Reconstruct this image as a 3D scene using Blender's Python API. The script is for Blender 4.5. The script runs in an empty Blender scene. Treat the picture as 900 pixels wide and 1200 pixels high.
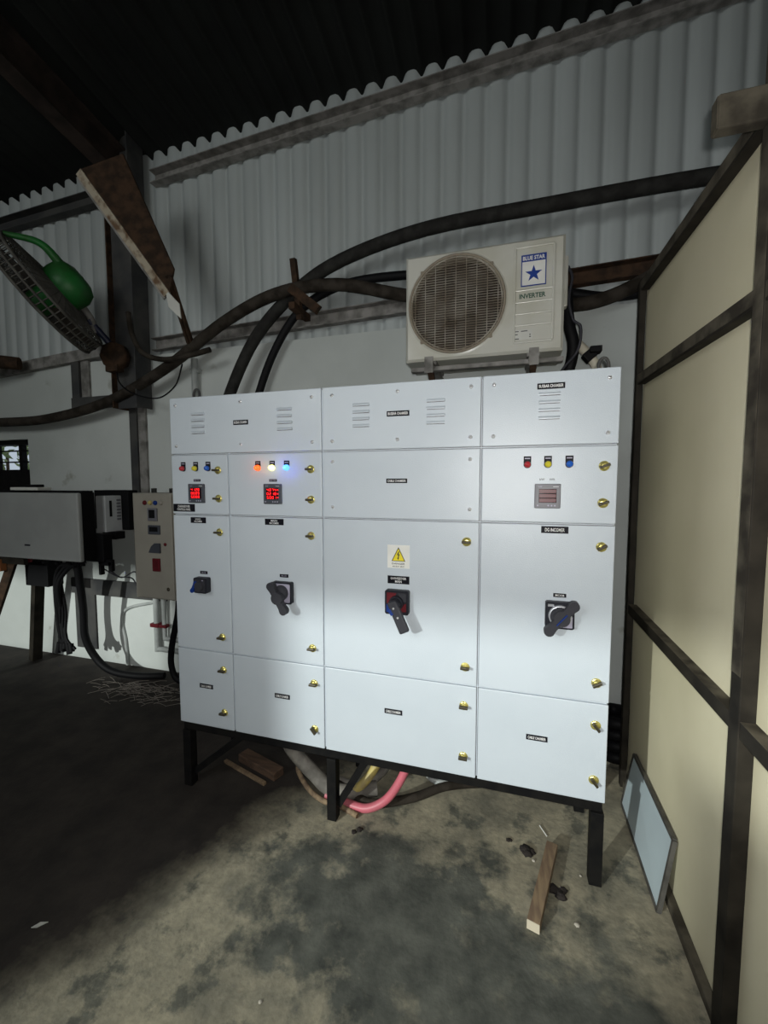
import bpy, bmesh, math, random
from mathutils import Vector, Matrix
random.seed(7)
C = bpy.context.scene.collection
PI = math.pi
V = Vector
X_, Y_, Z_ = V((1, 0, 0)), V((0, 1, 0)), V((0, 0, 1))

# ------------------------------------------------------------------ materials
def mat(name, col, rough=.5, metal=0., col2=None, scale=8., lo=.4, hi=.6, bump=0., bscale=60., emit=None, es=0., detail=4., coat=0., spec=.5, stretch=None):
    m = bpy.data.materials.new(name); m.use_nodes = True
    nt = m.node_tree; b = nt.nodes['Principled BSDF']
    b.inputs['Base Color'].default_value = (*col, 1)
    b.inputs['Roughness'].default_value = rough
    b.inputs['Metallic'].default_value = metal
    b.inputs['Coat Weight'].default_value = coat
    b.inputs['Specular IOR Level'].default_value = spec
    if emit:
        b.inputs['Emission Color'].default_value = (*emit, 1)
        b.inputs['Emission Strength'].default_value = es
    tc = nt.nodes.new('ShaderNodeTexCoord')
    src = tc.outputs['Object']
    if stretch:
        mp = nt.nodes.new('ShaderNodeMapping'); mp.inputs['Scale'].default_value = stretch
        nt.links.new(src, mp.inputs[0]); src = mp.outputs[0]
    n = nt.nodes.new('ShaderNodeTexNoise')
    n.inputs['Scale'].default_value = scale; n.inputs['Detail'].default_value = detail
    nt.links.new(src, n.inputs['Vector'])
    r = nt.nodes.new('ShaderNodeValToRGB')
    r.color_ramp.elements[0].position = lo; r.color_ramp.elements[1].position = hi
    c2 = col2 or tuple(c*.9 for c in col)
    r.color_ramp.elements[0].color = (*c2, 1); r.color_ramp.elements[1].color = (*col, 1)
    nt.links.new(n.outputs['Fac'], r.inputs[0])
    nt.links.new(r.outputs[0], b.inputs['Base Color'])
    if bump:
        n2 = nt.nodes.new('ShaderNodeTexNoise'); n2.inputs['Scale'].default_value = bscale
        nt.links.new(src, n2.inputs['Vector'])
        bp = nt.nodes.new('ShaderNodeBump'); bp.inputs['Strength'].default_value = bump
        bp.inputs['Distance'].default_value = .01
        nt.links.new(n2.outputs['Fac'], bp.inputs['Height'])
        nt.links.new(bp.outputs[0], b.inputs['Normal'])
    return m

M = {}
M['paint'] = mat('panel_paint', (.55, .605, .66), .33, col2=(.525, .58, .635), scale=3, bump=.12, bscale=260)
M['seam'] = mat('seam_gasket', (.20, .17, .18), .8)
M['black'] = mat('black_paint', (.006, .006, .0065), .6, col2=(.010, .0095, .009), scale=20, spec=.12)
M['zinc'] = mat('yellow_zinc', (.78, .68, .20), .28, .75, col2=(.62, .55, .2), scale=60)
M['knob'] = mat('lock_knob', (.06, .05, .03), .4, .3)
M['chrome'] = mat('screw_steel', (.72, .72, .74), .3, .5)
M['lab'] = mat('label_black', (.006, .006, .010), .5, spec=.15)
M['white'] = mat('print_white', (.85, .85, .85), .6)
M['ink'] = mat('print_black', (.02, .02, .02), .6)
M['yellow'] = mat('sign_yellow', (.80, .66, .02), .5)
M['sticker'] = mat('sticker_white', (.78, .78, .74), .5)
M['meter'] = mat('meter_grey', (.055, .06, .075), .45)
M['meterl'] = mat('meter_midgrey', (.17, .17, .19), .45)
M['glassr'] = mat('meter_window', (.03, .002, .004), .15)
M['dred'] = mat('digit_off', (.10, .008, .012), .4)
M['led'] = mat('digit_red', (.8, .02, .02), .4, emit=(1, .012, .018), es=1.7)
M['lred'] = mat('lens_red', (.42, .02, .03), .2, coat=.5)
M['lyel'] = mat('lens_yellow', (.62, .55, .03), .2, coat=.5)
M['lblu'] = mat('lens_blue', (.01, .10, .50), .2, coat=.5)
M['ered'] = mat('lens_red_lit', (.8, .1, .02), .3, emit=(1, .11, .02), es=1.5)
M['eyel'] = mat('lens_yellow_lit', (.9, .9, .3), .3, emit=(1, .90, .30), es=2.2)
M['eblu'] = mat('lens_blue_lit', (.05, .2, .8), .3, emit=(.12, .42, 1.), es=1.7)
M['sw'] = mat('switch_black', (.016, .017, .024), .45, spec=.25)
M['swd'] = mat('switch_charcoal', (.036, .036, .044), .5, spec=.25)
M['blue'] = mat('switch_blue', (.008, .035, .20), .5, spec=.2)
M['redp'] = mat('switch_red', (.13, .014, .02), .5, spec=.2)
M['silver'] = mat('switch_silver', (.55, .56, .60), .3, .5)
M['lav'] = mat('switch_lavender', (.38, .36, .46), .5)
M['ac'] = mat('ac_cream', (.56, .555, .50), .3, col2=(.50, .49, .42), scale=5)
M['acd'] = mat('ac_dusty', (.27, .235, .175), .7, col2=(.25, .21, .16), scale=9)
M['wire'] = mat('guard_wire', (.42, .39, .33), .55, .2, col2=(.22, .18, .13), scale=7)
M['fanin'] = mat('fan_cavity', (.055, .043, .034), .8, col2=(.10, .075, .055), scale=9)
M['fanbl'] = mat('fan_blade', (.085, .07, .055), .75, col2=(.06, .048, .037), scale=8)
M['logo'] = mat('logo_blue', (.012, .045, .27), .45)
M['dgreen'] = mat('print_green', (.03, .09, .06), .6)
M['sheet'] = mat('sheet_white', (.46, .50, .50), .5, col2=(.37, .40, .395), scale=2.2, lo=.3, hi=.7, bump=.05, bscale=30, stretch=(1, 1, .25))
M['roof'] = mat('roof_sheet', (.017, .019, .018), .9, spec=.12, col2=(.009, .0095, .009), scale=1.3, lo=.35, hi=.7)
M['roofp'] = mat('roof_steel', (.045, .033, .028), .9, spec=.12, col2=(.022, .017, .015), scale=6)
M['steel'] = mat('grey_steel', (.045, .046, .048), .7, col2=(.075, .074, .07), spec=.2, scale=5)
M['dust'] = mat('dusty_steel', (.26, .25, .235), .8, col2=(.12, .115, .105), scale=14, lo=.35, hi=.6)
M['rust'] = mat('rusty_steel', (.062, .036, .022), .9, spec=.15, col2=(.03, .02, .014), scale=18)
M['rustl'] = mat('rust_flaking', (.38, .33, .25), .85, col2=(.13, .075, .04), scale=16, lo=.38, hi=.56)
M['hose'] = mat('hose_brown', (.020, .016, .012), .8, spec=.15, col2=(.042, .035, .028), scale=14, bump=.25, bscale=50)
M['hoseg'] = mat('hose_grey', (.030, .030, .027), .8, spec=.15, col2=(.018, .017, .016), scale=15, bump=.2, bscale=50)
M['cable'] = mat('cable_black', (.006, .006, .007), .6, spec=.15)
M['beige'] = mat('partition_board', (.66, .61, .44), .55, col2=(.60, .555, .39), scale=1.6, bump=.03, bscale=40)
M['frame'] = mat('frame_black', (.008, .007, .006), .7, spec=.12, col2=(.030, .026, .020), scale=11, lo=.35, hi=.75)
M['framed'] = mat('frame_dusty', (.10, .088, .066), .85, spec=.15, col2=(.035, .03, .023), scale=12, lo=.38, hi=.62)
M['wood'] = mat('old_wood', (.24, .17, .10), .8, col2=(.15, .10, .065), scale=9, stretch=(6, 1, 6))
M['woodd'] = mat('brown_wood', (.11, .065, .04), .85, col2=(.07, .042, .028), scale=9, stretch=(1, 6, 6))
M['woodc'] = mat('fresh_cut_wood', (.62, .55, .42), .8)
M['board'] = mat('board_face', (.46, .55, .59), .4, col2=(.43, .51, .55), scale=3)
M['alu'] = mat('board_edge', (.10, .095, .085), .6, .2, col2=(.05, .047, .043), scale=15)
M['boxb'] = mat('box_beige', (.33, .31, .265), .5, col2=(.30, .28, .24), scale=5)
M['inv'] = mat('cover_grey', (.33, .34, .335), .5, col2=(.30, .31, .305), scale=4)
M['module'] = mat('module_white', (.55, .57, .58), .4)
M['pvc'] = mat('conduit_grey', (.40, .42, .41), .5, col2=(.32, .34, .33), scale=10)
M['pink'] = mat('conduit_pink', (.56, .13, .17), .45, col2=(.48, .13, .16), scale=12)
M['ypipe'] = mat('conduit_yellow', (.52, .42, .13), .55, col2=(.38, .31, .14), scale=25)
M['dustp'] = mat('conduit_dusty', (.22, .205, .18), .8, col2=(.13, .12, .105), scale=16)
M['green'] = mat('motor_green', (.015, .16, .03), .45, col2=(.02, .10, .022), scale=8)
M['guard'] = mat('fan_guard_dust', (.085, .08, .07), .8, col2=(.05, .046, .04), scale=12)
M['bluec'] = mat('arm_blue', (.02, .025, .06), .5)
M['orange'] = mat('bracket_orange', (.28, .10, .03), .7)
M['leaf'] = mat('hedge_leaf', (.20, .27, .10), .8, col2=(.36, .40, .2), scale=30)
M['litter'] = mat('straw', (.27, .24, .21), .8)
M['clump'] = mat('dark_clump', (.018, .013, .011), .9, bump=.6, bscale=70)
M['stone'] = mat('pebble', (.42, .39, .33), .9)
M['cream'] = mat('pipe_cream', (.55, .51, .41), .6)
M['tape'] = mat('paper_scrap', (.6, .6, .56), .7)

def node_wall():
    m = mat('plaster_white', (.55, .585, .565), .75, bump=.12, bscale=25)
    nt = m.node_tree; b = nt.nodes['Principled BSDF']
    tc = nt.nodes.new('ShaderNodeTexCoord')
    n1 = nt.nodes.new('ShaderNodeTexNoise'); n1.inputs['Scale'].default_value = 1.4; n1.inputs['Detail'].default_value = 6
    n2 = nt.nodes.new('ShaderNodeTexNoise'); n2.inputs['Scale'].default_value = 5.; n2.inputs['Detail'].default_value = 8
    nt.links.new(tc.outputs['Object'], n1.inputs['Vector']); nt.links.new(tc.outputs['Object'], n2.inputs['Vector'])
    r1 = nt.nodes.new('ShaderNodeValToRGB'); r2 = nt.nodes.new('ShaderNodeValToRGB')
    r1.color_ramp.elements[0].position = .35; r1.color_ramp.elements[1].position = .65
    r1.color_ramp.elements[0].color = (.46, .49, .47, 1); r1.color_ramp.elements[1].color = (.57, .60, .58, 1)
    r2.color_ramp.elements[0].position = .27; r2.color_ramp.elements[1].position = .36
    r2.color_ramp.elements[0].color = (.62, .60, .55, 1); r2.color_ramp.elements[1].color = (1, 1, 1, 1)
    nt.links.new(n1.outputs['Fac'], r1.inputs[0]); nt.links.new(n2.outputs['Fac'], r2.inputs[0])
    mx = nt.nodes.new('ShaderNodeMix'); mx.data_type = 'RGBA'; mx.blend_type = 'MULTIPLY'; mx.inputs[0].default_value = 1
    nt.links.new(r1.outputs[0], mx.inputs[6]); nt.links.new(r2.outputs[0], mx.inputs[7])
    nt.links.new(mx.outputs[2], b.inputs['Base Color'])
    return m
M['wall'] = node_wall()

def node_floor():
    m = mat('concrete_floor', (.3, .27, .2), .85, bump=.16, bscale=70)
    nt = m.node_tree; b = nt.nodes['Principled BSDF']; L = nt.links.new
    tc = nt.nodes.new('ShaderNodeTexCoord'); P = tc.outputs['Object']
    def noise(s, d=6, rough=.55):
        n = nt.nodes.new('ShaderNodeTexNoise'); n.inputs['Scale'].default_value = s; n.inputs['Detail'].default_value = d
        n.inputs['Roughness'].default_value = rough; L(P, n.inputs['Vector']); return n.outputs['Fac']
    def ramp(src, p0, p1, c0, c1):
        r = nt.nodes.new('ShaderNodeValToRGB'); r.color_ramp.elements[0].position = p0; r.color_ramp.elements[1].position = p1
        r.color_ramp.elements[0].color = (*c0, 1); r.color_ramp.elements[1].color = (*c1, 1); L(src, r.inputs[0]); return r.outputs[0]
    def mix(f, a, c, mode='MIX'):
        mx = nt.nodes.new('ShaderNodeMix'); mx.data_type = 'RGBA'; mx.blend_type = mode
        if isinstance(f, float): mx.inputs[0].default_value = f
        else: L(f, mx.inputs[0])
        L(a, mx.inputs[6]); L(c, mx.inputs[7]); return mx.outputs[2]
    def math_(op, a, c):
        n = nt.nodes.new('ShaderNodeMath'); n.operation = op
        for i, q in enumerate((a, c)):
            if isinstance(q, (int, float)): n.inputs[i].default_value = q
            else: L(q, n.inputs[i])
        return n.outputs[0]
    base = ramp(noise(4.5, 9, .62), .33, .66, (.15, .142, .108), (.345, .31, .22))
    fine = ramp(noise(38, 5), .3, .7, (.78, .78, .78), (1.12, 1.12, 1.12))
    col = mix(1., base, fine, 'MULTIPLY')
    # an oily stained patch of irregular outline in front of the cabinet
    def blob(cx, cy, rx, ry):
        mp = nt.nodes.new('ShaderNodeMapping'); mp.vector_type = 'POINT'
        mp.inputs['Location'].default_value = (-cx/rx, -cy/ry, 0); mp.inputs['Scale'].default_value = (1/rx, 1/ry, 0)
        L(P, mp.inputs[0])
        ln = nt.nodes.new('ShaderNodeVectorMath'); ln.operation = 'LENGTH'; L(mp.outputs[0], ln.inputs[0])
        return ln.outputs['Value']
    d = math_('ADD', blob(-.36, 1.30, .62, .36), math_('MULTIPLY', math_('SUBTRACT', noise(5.2, 7, .65), .5), 2.6))
    st = ramp(d, .62, 1.0, (1, 1, 1), (0, 0, 0))
    d2 = math_('ADD', blob(.20, 1.05, .5, .40), math_('MULTIPLY', math_('SUBTRACT', noise(4.1, 7, .62), .5), 2.4))
    st2 = ramp(d2, .55, 1.1, (1, 1, 1), (0, 0, 0))
    spots = ramp(noise(7.5, 8, .65), .53, .62, (0, 0, 0), (.8, .8, .8))
    stain = ramp(noise(9, 6, .6), .3, .7, (.028, .031, .026), (.105, .108, .090))
    col = mix(st, col, stain); col = mix(st2, col, stain); col = mix(spots, col, stain)
    # dirty ground left of the bay, cast shadow's darkness painted into its colour
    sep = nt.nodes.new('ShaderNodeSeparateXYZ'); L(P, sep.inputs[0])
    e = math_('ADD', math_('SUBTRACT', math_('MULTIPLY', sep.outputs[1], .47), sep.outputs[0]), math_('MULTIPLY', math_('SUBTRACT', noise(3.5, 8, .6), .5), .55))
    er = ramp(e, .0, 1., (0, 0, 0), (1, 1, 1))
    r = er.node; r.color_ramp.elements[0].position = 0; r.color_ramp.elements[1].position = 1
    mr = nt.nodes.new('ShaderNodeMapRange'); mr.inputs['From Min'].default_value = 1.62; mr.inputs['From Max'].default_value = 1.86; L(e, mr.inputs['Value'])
    shaded_dirt = ramp(noise(6, 8, .62), .35, .7, (.014, .011, .009), (.040, .032, .026))
    col = mix(mr.outputs[0], col, shaded_dirt)
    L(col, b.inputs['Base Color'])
    return m
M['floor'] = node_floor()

# ------------------------------------------------------------------ mesh building
def spline(pts, k=8):
    P = [V(p) for p in pts]
    P = [P[0]*2-P[1]] + P + [P[-1]*2-P[-2]]
    out = []
    for i in range(1, len(P)-2):
        a, b, c, d = P[i-1:i+3]
        for j in range(k):
            t = j/k
            out.append(.5*((2*b)+(c-a)*t+(2*a-5*b+4*c-d)*t*t+(3*b-a-3*c+d)*t**3))
    out.append(P[-2]); return out

class MB:
    def __init__(s): s.v = []; s.f = []; s.mi = []; s.sm = []; s.mats = []
    def m(s, name):
        mm = M[name]
        if mm not in s.mats: s.mats.append(mm)
        return s.mats.index(mm)
    def add(s, vs, fs, mt, smooth=False):
        o = len(s.v); s.v += [V(p) for p in vs]; k = s.m(mt)
        for f in fs: s.f.append([o+i for i in f]); s.mi.append(k); s.sm.append(smooth)
        return s
    def bm(s, b, mt, smooth=False):
        b.verts.index_update()
        s.add([v.co.copy() for v in b.verts], [[v.index for v in f.verts] for f in b.faces], mt, smooth); b.free(); return s
    def box(s, a, b, mt, bev=0., rot=None, seg=2):
        a, b = V(a), V(b); c = (a+b)/2; d = b-a
        q = bmesh.new(); bmesh.ops.create_cube(q, size=1)
        for v in q.verts: v.co = V((v.co.x*d.x, v.co.y*d.y, v.co.z*d.z))
        if bev: bmesh.ops.bevel(q, geom=q.edges[:], offset=min(bev, .49*min(abs(d.x), abs(d.y), abs(d.z))), segments=seg, affect='EDGES', profile=.5)
        for v in q.verts: v.co = (rot @ v.co if rot else v.co) + c
        return s.bm(q, mt)
    def bar(s, p0, p1, w, h, mt, up=Z_, bev=0.):
        p0, p1 = V(p0), V(p1); z = (p1-p0); L = z.length; z.normalize()
        up = V(up) if abs(V(up).dot(z)) < .99 else Y_
        x = up.cross(z).normalized(); y = z.cross(x)
        R = Matrix((x, y, z)).transposed(); c = (p0+p1)/2
        h3 = V((w/2, h/2, L/2)); return s.box(c-h3, c+h3, mt, bev, R)
    def tube(s, pts, r, mt, n=10, cap=True):
        pts = [V(p) for p in pts]; vs = []; fs = []; prev = None
        for i, p in enumerate(pts):
            t = (pts[min(i+1, len(pts)-1)]-pts[max(i-1, 0)]).normalized()
            if prev is None:
                x = t.cross(Z_ if abs(t.z) < .9 else X_).normalized()
            else: x = (prev - t*prev.dot(t)).normalized()
            prev = x; y = t.cross(x); rr = r[i] if isinstance(r, (list, tuple)) else r
            for k in range(n):
                a = 2*PI*k/n; vs.append(p+(x*math.cos(a)+y*math.sin(a))*rr)
        for i in range(len(pts)-1):
            for k in range(n): fs.append((i*n+k, i*n+(k+1) % n, (i+1)*n+(k+1) % n, (i+1)*n+k))
        s.add(vs, fs, mt, True)
        if cap:
            s.add(vs[:n], [list(range(n))[::-1]], mt); s.add(vs[-n:], [list(range(n))], mt)
        return s
    def lathe(s, o, ax, prof, mt, n=24, cap=True):
        o = V(o); ax = V(ax).normalized(); x = ax.cross(Z_ if abs(ax.z) < .9 else X_).normalized(); y = ax.cross(x)
        vs = []; fs = []
        for r, h in prof:
            for k in range(n):
                a = 2*PI*k/n; vs.append(o+ax*h+(x*math.cos(a)+y*math.sin(a))*r)
        for i in range(len(prof)-1):
            for k in range(n): fs.append((i*n+k, i*n+(k+1) % n, (i+1)*n+(k+1) % n, (i+1)*n+k))
        s.add(vs, fs, mt, True)
        if cap: s.add(vs[-n:], [list(range(n))], mt); s.add(vs[:n], [list(range(n))[::-1]], mt)
        return s
    def prism(s, poly, o, ux, uy, dep, mt):   # polygon in (ux,uy) at o, extruded by vector dep
        o, ux, uy, dep = V(o), V(ux), V(uy), V(dep); n = len(poly)
        a = [o+ux*p[0]+uy*p[1] for p in poly]; b = [p+dep for p in a]
        return s.add(a+b, [list(range(n))[::-1], list(range(n, 2*n))]+[(i, (i+1) % n, n+(i+1) % n, n+i) for i in range(n)], mt)
    def text(s, t, c, w, h, mt, ux=X_, uz=Z_, bold=.012):
        cu = bpy.data.curves.new('text', 'FONT'); cu.body = t; cu.align_x = 'CENTER'; cu.align_y = 'CENTER'; cu.resolution_u = 2; cu.offset = bold
        o = bpy.data.objects.new('text', cu); C.objects.link(o)
        dg = bpy.context.evaluated_depsgraph_get(); me = bpy.data.meshes.new_from_object(o.evaluated_get(dg))
        xs = [v.co.x for v in me.vertices]; ys = [v.co.y for v in me.vertices]
        cx, cy = (min(xs)+max(xs))/2, (min(ys)+max(ys))/2; sx, sy = w/(max(xs)-min(xs)), h/(max(ys)-min(ys))
        ux, uz, c = V(ux), V(uz), V(c)
        s.add([c+ux*((v.co.x-cx)*sx)+uz*((v.co.y-cy)*sy) for v in me.vertices], [list(p.vertices) for p in me.polygons], mt)
        bpy.data.objects.remove(o); bpy.data.meshes.remove(me); bpy.data.curves.remove(cu); return s
    def build(s, name, parent=None, loc=None):
        L = V(loc) if loc is not None else (WL[parent] if parent else V((0, 0, 0)))
        me = bpy.data.meshes.new(name)
        me.from_pydata([tuple(p-L) for p in s.v], [], s.f)
        for mm in s.mats: me.materials.append(mm)
        me.polygons.foreach_set('material_index', s.mi); me.polygons.foreach_set('use_smooth', s.sm); me.update()
        b = bmesh.new(); b.from_mesh(me); bmesh.ops.recalc_face_normals(b, faces=b.faces[:]); b.to_mesh(me); b.free()
        o = bpy.data.objects.new(name, me); C.objects.link(o)
        place(o, L, parent); return o

WL = {}
def place(o, L, parent=None):
    WL[o] = V(L)
    if parent: o.parent = parent; o.location = V(L)-WL[parent]
    else: o.location = L
def root(name, loc, label, cat, group=None):
    o = bpy.data.objects.new(name, None); C.objects.link(o); place(o, V(loc)); o.empty_display_size = .05
    return tag(o, label, cat, group)
def tag(o, label, cat, group=None):
    o['label'] = label; o['category'] = cat
    if group: o['group'] = group
    return o
def struct(o): o['kind'] = 'structure'; return o
def copy_part(o, L, parent):     # the same part again at another place on the same thing
    c = o.copy(); C.objects.link(c); place(c, L, parent); return c

# ------------------------------------------------------------------ the building
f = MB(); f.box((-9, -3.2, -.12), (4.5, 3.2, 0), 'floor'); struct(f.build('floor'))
w = MB()
WY0, WY1 = 2.62, 2.85
w.box((-9, WY0, 0), (-5.2, WY1, 2.47), 'wall').box((-3.99, WY0, 0), (4.5, WY1, 2.47), 'wall')
w.box((-5.2, WY0, 0), (-3.99, WY1, 1.20), 'wall').box((-5.2, WY0, 1.88), (-3.99, WY1, 2.47), 'wall')
struct(w.build('wall_back'))
# corrugated cladding above the masonry
def corr(x0, x1, pitch, amp, fn, mt, name):
    b = MB(); vs = []; fs = []; n = int((x1-x0)/pitch)
    prof = [(0, -1), (.06, -.9), (.14, -.2), (.24, .65), (.36, 1), (.5, 1.05), (.64, 1), (.76, .65), (.86, -.2), (.94, -.9)]
    cols = [(x0+(i+t)*pitch, amp*h) for i in range(n) for t, h in prof]
    for x, h in cols: vs += fn(x, h)
    k = len(fn(x0, 0))
    for i in range(len(cols)-1):
        for j in range(k-1): fs.append((i*k+j, (i+1)*k+j, (i+1)*k+j+1, i*k+j+1))
    b.add(vs, fs, mt, True); return b.build(name)
def wall_top(x): return 3.955+.045*(x+2.6) if x > -2.6 else 3.87+.05*(x+3.4)
struct(corr(-9, 4.5, .128, .011, lambda x, h: [V((x, 2.665-h, 2.40)), V((x, 2.665-h, 4.35))], 'sheet', 'wall_back_upper'))
def roof_z(x, y): return 3.93+.028*(x+2.6)+.17*(2.66-y)
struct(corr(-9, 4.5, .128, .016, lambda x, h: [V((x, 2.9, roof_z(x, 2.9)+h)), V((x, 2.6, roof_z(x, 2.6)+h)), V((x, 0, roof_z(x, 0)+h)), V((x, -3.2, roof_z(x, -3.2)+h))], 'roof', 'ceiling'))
# side walls and unseen front wall, its openings shaped to cut the daylight
w = MB(); w.box((-9.15, -3.2, 0), (-9, 3.2, 5.4), 'wall'); struct(w.build('wall_left'))
w = MB(); w.box((4.5, -3.2, 0), (4.65, 3.2, 5.4), 'sheet'); struct(w.build('wall_far_right'))
GY = -2.6
w = MB()
GX0, GX1, GZ = -3.15, -.9, 2.05
def front(x0, x1, z0, z1): w.box((x0, GY-.15, z0), (x1, GY, z1), 'wall')
front(-9, -5.6, 0, 5.4); front(-5.6, -3.92, 0, 1.70); front(-5.6, -3.92, 2.06, 5.4); front(-3.92, GX0, 0, 5.4)      # slot added left of the gate to let light onto the back wall
front(GX1, 4.5, 0, 5.4); front(GX0, GX1, GZ, 5.4); front(-2.37, GX1, 0, 1.82)  # low stub added in the gate to shade the foot of the right wall
struct(w.build('wall_front_blocker'))

# girts, eave purlin, rafter, column
def girt(name, p0, p1, hgt, dep, mt, thick=.006):
    b = MB(); p0, p1 = V(p0), V(p1)
    b.bar(p0, p1, thick, hgt, mt, up=Z_); off = Z_*(hgt/2)
    b.bar(p0+off-Y_*dep/2, p1+off-Y_*dep/2, dep, thick, mt)
    b.bar(p0-off-Y_*dep/2, p1-off-Y_*dep/2, dep, thick, mt)
    return struct(b.build(name))
girt('trim_1', (-2.55, 2.645, 3.73), (1.3, 2.645, 3.93), .085, .06, 'dust')
girt('trim_2', (-6, 2.645, 3.60), (-2.9, 2.645, 3.70), .10, .06, 'steel')
girt('trim_3', (-2.6, 2.645, 2.545), (.2, 2.645, 2.625), .085, .05, 'dust')
girt('trim_4', (.2, 2.645, 2.635), (1.6, 2.645, 2.68), .085, .05, 'rust')
b = MB()      # steel column: I section
b.box((-2.845, 2.46, 2.06), (-2.835, 2.60, 4.0), 'rust').box((-2.625, 2.46, 2.06), (-2.615, 2.60, 4.0), 'steel').box((-2.835, 2.50, 2.06), (-2.625, 2.51, 4.0), 'steel')
struct(b.build('trim_5'))
b = MB()      # lower post and cross channels set in the plaster
b.box((-2.83, 2.585, .70), (-2.76, 2.63, 2.10), 'steel').box((-2.76, 2.60, .70), (-2.69, 2.63, 2.10), 'dust')
struct(b.build('trim_6'))
b = MB(); b.box((-3.40, 2.57, 2.10), (-2.75, 2.63, 2.185), 'steel'); struct(b.build('trim_7'))
b = MB(); b.box((-3.40, 2.58, 2.185), (-3.32, 2.63, 2.50), 'steel').box((-3.32, 2.60, 2.185), (-3.24, 2.63, 2.50), 'dust'); struct(b.build('trim_8'))
b = MB(); b.bar((-5.5, 2.60, 2.38), (-2.88, 2.60, 2.545), .05, .085, 'dust'); struct(b.build('trim_9'))
b = MB(); b.box((-3.55, 2.60, .57), (-2.56, 2.63, .70), 'steel').box((-3.52, 2.605, .10), (-3.30, 2.63, .57), 'steel'); struct(b.build('trim_10'))
b = MB()      # rafter: I section running toward the viewer from the column head
for (dx, wd, dz, h, mt) in ((0, .014, 0, .20, 'roofp'), (0, .12, -.10, .012, 'roofp'), (0, .12, .10, .012, 'roofp')):
    b.bar((-2.73+dx, 2.58, 3.76+dz), (-2.66+dx, -2.5, roof_z(-2.7, -2.5)-.16+dz), wd, h, mt)
struct(b.build('trim_11'))

# partition on the right: board wall with welded tube frame
PX = .595
pw = MB(); pw.box((PX, -1.4, .03), (PX+.018, 2.25, 2.38), 'beige'); pw = struct(pw.build('wall_right'))
for (y0, y1, x1, z1) in ((2.215, 2.25, .585, 2.415), (1.205, 1.255, PX, 2.75), (.05, .10, PX, 2.75)):
    b = MB(); b.box((.558, y0, 0), (x1, y1, z1), 'frame', .003)
    if x1 == PX: b.box((.5572, y0+.003, 1.02), (.5585, y1-.003, z1), 'framed')      # dust and worn paint on the exposed side
    b.build('frame_post', pw)
for z0, z1 in ((.898, .886), (1.973, 1.942), (2.392, 2.372)):
    dz = (z1-z0)/.98*2.5; p0, p1 = V((.578, 2.215, z0)), V((.578, -.285, z0+dz))
    b = MB(); b.bar(p0, p1, .045, .034, 'frame', up=X_, bev=.003)
    b.bar(p0+V((0, -.002, .0226)), p1+V((0, 0, .0226)), .0012, .034, 'framed', up=X_)      # settled dust on the upper face
    if z0 > 1: b.bar(p0+V((-.0172, -.002, .003)), p1+V((-.0172, 0, .003)), .036, .0012, 'framed', up=X_)
    b.build('frame_rail', pw)
b = MB(); b.box((.568, -.3, 0), (PX, 2.215, .032), 'framed', .003); b.build('frame_rail', pw)
tb = MB(); tb.box((.453, 1.215, 2.325), (.5585, 1.25, 2.402), 'framed', .004).box((.451, 1.218, 2.328), (.4535, 1.247, 2.399), 'framed')
tag(tb.build('timber_block'), 'short stub of dusty timber fixed to the head of the near partition post', 'timber')

# window on the far left with greenery outside
wn = MB()
wn.box((-5.2, 2.66, 1.20), (-5.14, 2.76, 1.88), 'black').box((-4.03, 2.66, 1.20), (-3.99, 2.76, 1.88), 'black').box((-5.2, 2.66, 1.84), (-3.99, 2.76, 1.88), 'black').box((-5.2, 2.66, 1.20), (-3.99, 2.76, 1.62), 'black')
for x in (-4.85, -4.52, -4.20): wn.box((x-.02, 2.69, 1.62), (x+.02, 2.73, 1.86), 'black')
wn = struct(wn.build('window_1'))
for zz in (1.69, 1.79):
    b = MB(); b.tube([(-5.15, 2.71, zz), (-4.02, 2.71, zz)], .007, 'black', 8); b.build('window_bar', wn)
b = MB(); rnd = random.Random(3)
for i in range(900):
    p = V((rnd.uniform(-7.4, -5.0), rnd.uniform(3.7, 4.2), rnd.uniform(.3, 2.35))); q = V((rnd.uniform(-1, 1), rnd.uniform(-1, 1), rnd.uniform(-.5, 1))).normalized()
    s_ = V((rnd.uniform(-1, 1), rnd.uniform(-1, 1), rnd.uniform(-1, 1))).cross(q).normalized()
    b.add([p, p+q*.07+s_*.035, p+q*.15, p+q*.07-s_*.035], [(0, 1, 2, 3)], 'leaf')
for i in range(7): b.tube([(-7.2+.35*i, 4.0, 0), (-7.2+.35*i, 4.0, 1.9)], .02, 'woodd', 6)
tag(b.build('hedge'), 'sunlit green hedge glimpsed outside through the small barred window', 'plant')

# ------------------------------------------------------------------ main control panel
PF = 1.616
cp = root('switchboard', (-.583, 1.82, 0), 'large white four-bay electrical control panel on a black steel stand', 'electrical panel')
XS = [-1.53, -1.214, -.750, -.100, .364]; ZS = [1.897, 1.632, 1.352, .705, .327]
b = MB(); b.box((-1.526, 1.632, .330), (.360, 2.04, 1.893), 'paint', .003)
b.box((-1.522, 1.6305, .335), (.356, 1.633, 1.889), 'seam')
for x in XS[1:-1]: b.box((x-.0016, 1.622, .34), (x+.0016, 1.632, 1.885), 'paint')
for z in ZS[1:-1]: b.box((-1.52, 1.6225, z-.0016), (.355, 1.632, z+.0016), 'paint')
b.box((-1.526, 1.628, .327), (-1.5245, 1.64, 1.895), 'seam')
b.build('carcass', cp)
b = MB(); b.box((-1.52, 1.632, .285), (.355, 1.675, .3295), 'black').box((-1.52, 1.98, .285), (.355, 2.03, .3295), 'black').box((-1.52, 1.675, .285), (-1.47, 1.98, .3295), 'black').box((.31, 1.675, .285), (.355, 1.98, .3295), 'black')
b.build('stand_frame', cp)
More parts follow.
